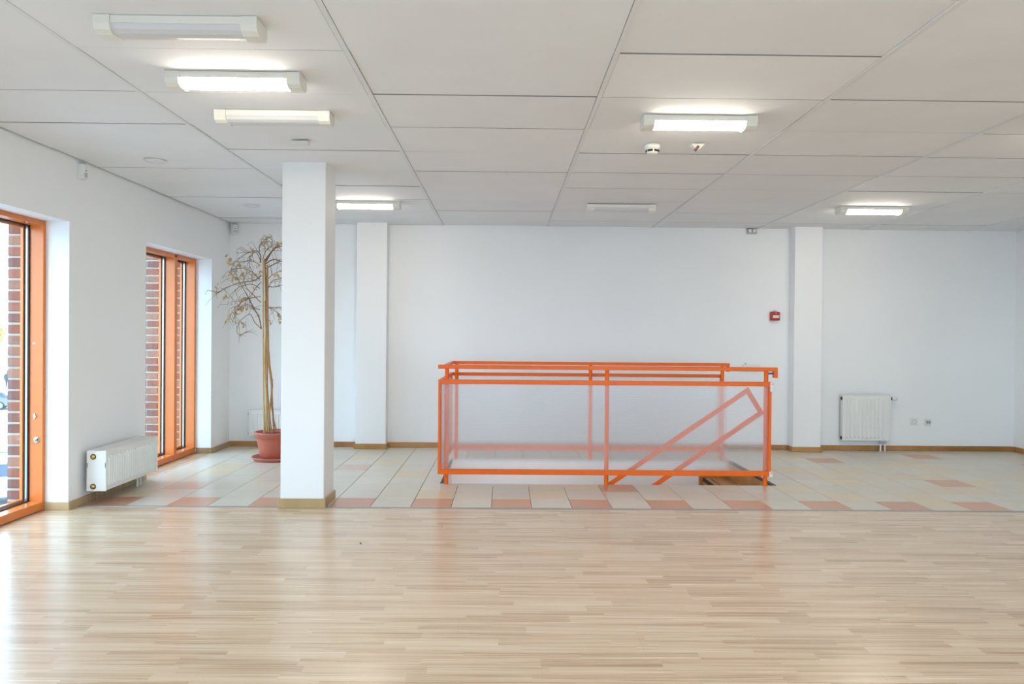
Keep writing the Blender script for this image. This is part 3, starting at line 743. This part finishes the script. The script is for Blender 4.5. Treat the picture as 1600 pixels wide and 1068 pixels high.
BR = [  # main branches, left and right of the stems
 [(430, 300), (435, 240), (410, 185), (350, 170), (250, 215), (150, 300), (110, 390)],
 [(430, 330), (380, 295), (310, 282), (230, 300), (150, 310)],
 [(440, 430), (400, 470), (360, 490), (240, 515), (120, 560), (50, 610), (0, 625)],
 [(445, 965), (420, 850), (340, 700), (250, 540), (190, 440)],
 [(448, 965), (380, 900), (340, 825), (290, 830), (215, 900), (195, 985), (215, 1020), (280, 1000), (285, 940), (250, 900)],
 [(440, 700), (370, 630), (300, 560), (270, 470), (300, 420), (345, 430), (350, 480)],
 [(440, 640), (330, 660), (260, 700), (190, 760), (130, 860)],
 [(430, 770), (390, 760), (330, 730), (280, 730), (210, 790), (180, 850)],
 [(430, 470), (350, 400), (250, 370), (200, 400), (170, 480)],
 [(425, 190), (420, 150), (425, 100), (470, 75), (495, 50)],
 [(480, 280), (530, 200), (590, 140), (660, 85), (760, 70), (850, 130)],
 [(490, 290), (560, 180), (660, 145), (760, 170), (860, 260)],
 [(490, 310), (560, 265), (660, 280), (780, 340), (880, 470)],
 [(490, 360), (570, 320), (660, 300), (800, 400), (870, 560)],
 [(495, 480), (540, 430), (610, 385), (690, 370), (800, 460)],
 [(490, 535), (570, 540), (660, 525), (800, 560), (900, 680)],
 [(500, 590), (540, 500), (600, 470), (680, 480), (790, 600)],
 [(500, 745), (580, 750), (660, 752), (770, 790), (850, 860)],
 [(500, 740), (550, 765), (600, 800), (635, 860)],
 [(455, 280), (480, 200), (540, 140), (550, 60), (525, 30)],
 [(440, 300), (390, 200), (330, 250), (325, 330), (380, 430), (430, 480)],
 [(430, 560), (340, 520), (220, 560), (140, 640), (120, 740)],
 [(435, 500), (380, 560), (330, 640), (250, 690), (180, 780)],
]
for bi, b in enumerate(BR):
    n = len(b); sgn = rnd.uniform(-.30, .30)
    pts = [tp(x, y, sgn*(i/(n-1))+rnd.uniform(-.02, .02)*(i > 0)) for i, (x, y) in enumerate(b)]
    c = cubic(pts, 6); r0 = .0068 if bi in (0, 2, 3, 10, 11, 12, 13) else .0045
    mb = MB().tube(c, [r0*(1-.72*i/(len(c)-1)) for i in range(len(c))], 5)
    L_ = len(c)
    for q in range(rnd.randint(9, 13)):   # twigs
        i = rnd.randint(int(L_*.25), L_-2); p = c[i]; d = (c[i+1]-c[i]).normalized()
        side = Vector((rnd.uniform(-1, 1), rnd.uniform(-1, 1), rnd.uniform(-.6, .9))).normalized()
        ln = rnd.uniform(.06, .20); d2 = (d*.9+side).normalized()
        t1 = p+d2*ln*.4; t2 = t1+(d2+Vector((0, 0, -.25))+.5*side).normalized()*ln*.35; t3 = t2+(d2*.5+Vector((rnd.uniform(-.4, .4), 0, -.7))).normalized()*ln*.35
        mb.tube([p, t1, t2, t3], [.0022, .0018, .0014, .0009], 4, cap=False)
        if rnd.random() < .2: leaf(t3)
        if rnd.random() < .06: leaf(t1)
    if rnd.random() < .8:
        for q in range(3): leaf(c[-1-q*2])
    obj('branch', mb, TWIG, tree, local=True)
for cx_, cy_ in ((105, 290), (125, 245), (210, 310), (350, 160), (395, 335), (185, 455), (365, 550), (265, 665), (235, 760), (165, 790), (140, 875), (600, 95), (565, 140), (600, 415), (545, 885), (630, 870), (470, 95), (370, 435), (250, 415), (80, 630), (435, 385)):
    for q in range(rnd.randint(3, 5)): leaf(tp(cx_+rnd.uniform(-14, 14), cy_+rnd.uniform(-20, 12), rnd.uniform(-.15, .15)), rnd.uniform(.03, .055))
lo = obj('withered_leaves', leaves, LEAF, tree, local=True); lo['kind'] = 'stuff'

# small crumb on the laminate
cr_ = MB().lathe([(0, 0), (.006, .001), (.005, .005), (.002, .008), (0, .008)], n=7)
tag(obj('dirt_crumb', cr_, DARKP, loc=(-.86, 4.54, 0)), 'tiny dark crumb lying on the laminate floor', 'crumb')

# ------------------------------------------------------------------ outside: ground, cars, person, tree
GZ = -4.6
tag(obj('ground', B(-160, 40, -60, 220, GZ-.3, GZ), ASPH), kind='structure')
def patch(name, pts, lab):
    mb = MB().prism(pts, GZ, GZ+.06, 'z'); tag(obj(name, mb, GRASS), lab, 'lawn', kind='stuff')
patch('grass_strip', [(-30, 36.5), (-19, 36.5), (-19, 43), (-30, 43)], 'green grass strip between the parked cars outside')
patch('lawn', [(-110, 92), (-30, 92), (-30, 150), (-110, 150)], 'pale green lawn far outside behind the person')
CARG = mat('car_window', (70, 86, 104), .08, spec=.8)
TYRE = mat('tyre', (38, 38, 40), .8)
def car(label, loc, rz, color):
    r = thing('car', label, 'car', loc, rz, 'cars parked outside')
    paint = mat('car_paint', color, .25, coat=.6)
    L_, W_ = 4.3, 1.75
    low = [(-2.15, .30), (-2.15, .62), (-2.05, .82), (-1.0, .95), (1.15, .95), (2.0, .88), (2.13, .66), (2.15, .30)]
    up = [(-1.30, .93), (-.55, 1.42), (.75, 1.46), (1.55, 1.30), (1.95, .93)]
    obj('body', MB().prism(low, -W_/2, W_/2, 'y'), paint, r, local=True)
    obj('cabin', MB().prism(up, -W_/2+.12, W_/2-.12, 'y'), paint, r, local=True)
    for s in (-1, 1):
        y = s*(W_/2-.115)
        for poly in ([(-1.10, .97), (-.52, 1.36), (.05, 1.39), (.05, .97)], [(.13, .97), (.13, 1.39), (.74, 1.40), (1.45, 1.25), (1.70, .97)]):
            obj('side_window', MB().prism(poly, min(y, y+s*.02), max(y, y+s*.02), 'y'), CARG, r, local=True)
        for x in (-1.32, 1.30):
            k = obj('wheel', MB().lathe([(0, -.09), (.31, -.09), (.32, -.06), (.32, .06), (.31, .09), (0, .09)], (x, s*(W_/2-.07), .32), 24, 'y'), TYRE, r, local=True)
            obj('rim', MB().lathe([(0, s*.096), (.19, s*.096), (.21, s*.085)], (x, s*(W_/2-.07), .32), 20, 'y'), ALU, k, local=True)
        obj('headlight', B(-2.17, -2.08, s*.62-.17, s*.62+.17, .62, .76, bev=.02), PLW, r, local=True)
        obj('tail_light', B(2.06, 2.16, s*.66-.14, s*.66+.14, .66, .86, bev=.02), RED, r, local=True)
    obj('windscreen', MB().add([(-1.29, -.68, .97), (-1.29, .68, .97), (-.60, .62, 1.41), (-.60, -.62, 1.41), (-1.25, -.68, .94), (-1.25, .68, .94), (-.56, .62, 1.38), (-.56, -.62, 1.38)],
        [(0, 1, 2, 3), (7, 6, 5, 4), (0, 4, 5, 1), (1, 5, 6, 2), (2, 6, 7, 3), (3, 7, 4, 0)]), CARG, r, local=True)
    obj('bumper', B(-2.22, -2.10, -.82, .82, .28, .56, bev=.05), paint, r, local=True)
    obj('bumper', B(2.10, 2.22, -.82, .82, .28, .58, bev=.05), paint, r, local=True)
    return r
car('silver white car parked nearest below the left window', (-17.6, 26.0, GZ), math.radians(30), (205, 208, 212))
car('blue grey car parked farther off beyond the silver one', (-39.6, 57.0, GZ), math.radians(25), (112, 114, 124))
# person in a long dark coat
def person(label, loc, rz):
    r = thing('person', label, 'person', loc, rz)
    me = bpy.data.meshes.new('body'); J = [((0, 0, .92), .15, .11), ((0, 0, 1.15), .15, .11), ((0, 0, 1.38), .17, .10), ((0, 0, 1.50), .06, .06), ((0, -.01, 1.60), .085, .095), ((0, -.01, 1.70), .07, .085),
         ((.10, 0, .80), .10, .10), ((.10, 0, .48), .07, .07), ((.10, .02, .08), .05, .05), ((.10, -.12, .04), .045, .035),
         ((-.10, 0, .80), .10, .10), ((-.10, 0, .48), .07, .07), ((-.10, .02, .08), .05, .05), ((-.10, -.12, .04), .045, .035),
         ((.21, 0, 1.36), .06, .06), ((.26, .01, 1.10), .05, .05), ((.25, -.06, .86), .04, .04),
         ((-.21, 0, 1.36), .06, .06), ((-.26, .01, 1.10), .05, .05), ((-.25, -.06, .86), .04, .04)]
    E_ = [(0, 1), (1, 2), (2, 3), (3, 4), (4, 5), (0, 6), (6, 7), (7, 8), (8, 9), (0, 10), (10, 11), (11, 12), (12, 13), (2, 14), (14, 15), (15, 16), (2, 17), (17, 18), (18, 19)]
    me.from_pydata([j[0] for j in J], E_, [])
    o = bpy.data.objects.new('body', me); COL.objects.link(o); o.parent = r
    sk = o.modifiers.new('skin', 'SKIN')
    for i, v in enumerate(me.skin_vertices[0].data if me.skin_vertices else []): v.radius = J[i][1:]
    if not me.skin_vertices:
        o.data.attributes
    o.modifiers.new('sub', 'SUBSURF').render_levels = 1
    me.materials.append(mat('dark_trousers', (48, 52, 64), .9))
    coat = [(.20, .62), (.19, .8), (.17, 1.0), (.18, 1.2), (.20, 1.36), (.15, 1.45), (.07, 1.50)]
    mb = MB().lathe(coat, n=20); mb.v = [(x*1.15, y*.8, z) for x, y, z in mb.v]
    for s in (-1, 1): mb.tube([(s*.20, 0, 1.40), (s*.275, .01, 1.12), (s*.255, -.06, .88)], [.075, .068, .055], 10)
    obj('coat', mb, mat('navy_coat', (66, 64, 70), .9), r, local=True)
    hd = MB().lathe([(0, 1.52), (.055, 1.53), (.075, 1.58), (.085, 1.65), (.075, 1.71), (.04, 1.745), (0, 1.75)], n=16)
    obj('face', hd, mat('skin', (205, 160, 135), .6), r, local=True)
    hh = MB().lathe([(.096, 1.64), (.098, 1.69), (.075, 1.75), (0, 1.775)], (0, .015, 0), 16)
    obj('hair', hh, mat('dark_hair', (40, 34, 32), .8), r, local=True)
person('person in a long dark coat standing in the car park outside', (-52.8, 80.0, GZ), math.radians(35))
# autumn tree far outside
at_ = thing('autumn_tree', 'pale yellow autumn tree far outside the left window', 'tree', (-78, 112, GZ+.09))
obj('trunk', MB().tube([(0, 0, 0), (.1, 0, 2.5), (0, .1, 4.5), (.1, 0, 6.2)], [.26, .2, .16, .06], 10), BARK, at_, local=True)
for s in (-1, 1, .4): obj('branch', MB().tube([(0, 0, 2.6), (s*1.0, .4*s, 4.0), (s*1.9, .5, 5.4)], [.12, .08, .03], 8), BARK, at_, local=True)
mb = MB()
for q in range(1400):
    v = Vector((rnd.gauss(0, 1), rnd.gauss(0, 1), rnd.gauss(0, 1))).normalized()*rnd.uniform(.35, 1)**.5
    p = Vector((v.x*3.1, v.y*3.1, 5.6+v.z*2.7)); a = Vector((rnd.uniform(-1, 1), rnd.uniform(-1, 1), rnd.uniform(-1, 1)))*.28; b2 = Vector((rnd.uniform(-1, 1), rnd.uniform(-1, 1), rnd.uniform(-1, 1)))*.28
    mb.add([p-a, p+b2, p+a, p-b2], [(0, 1, 2, 3)])
lv = obj('foliage', mb, mat('autumn_foliage', (214, 190, 110), .9, noise=.2, nscale=2), at_, local=True); lv['kind'] = 'stuff'
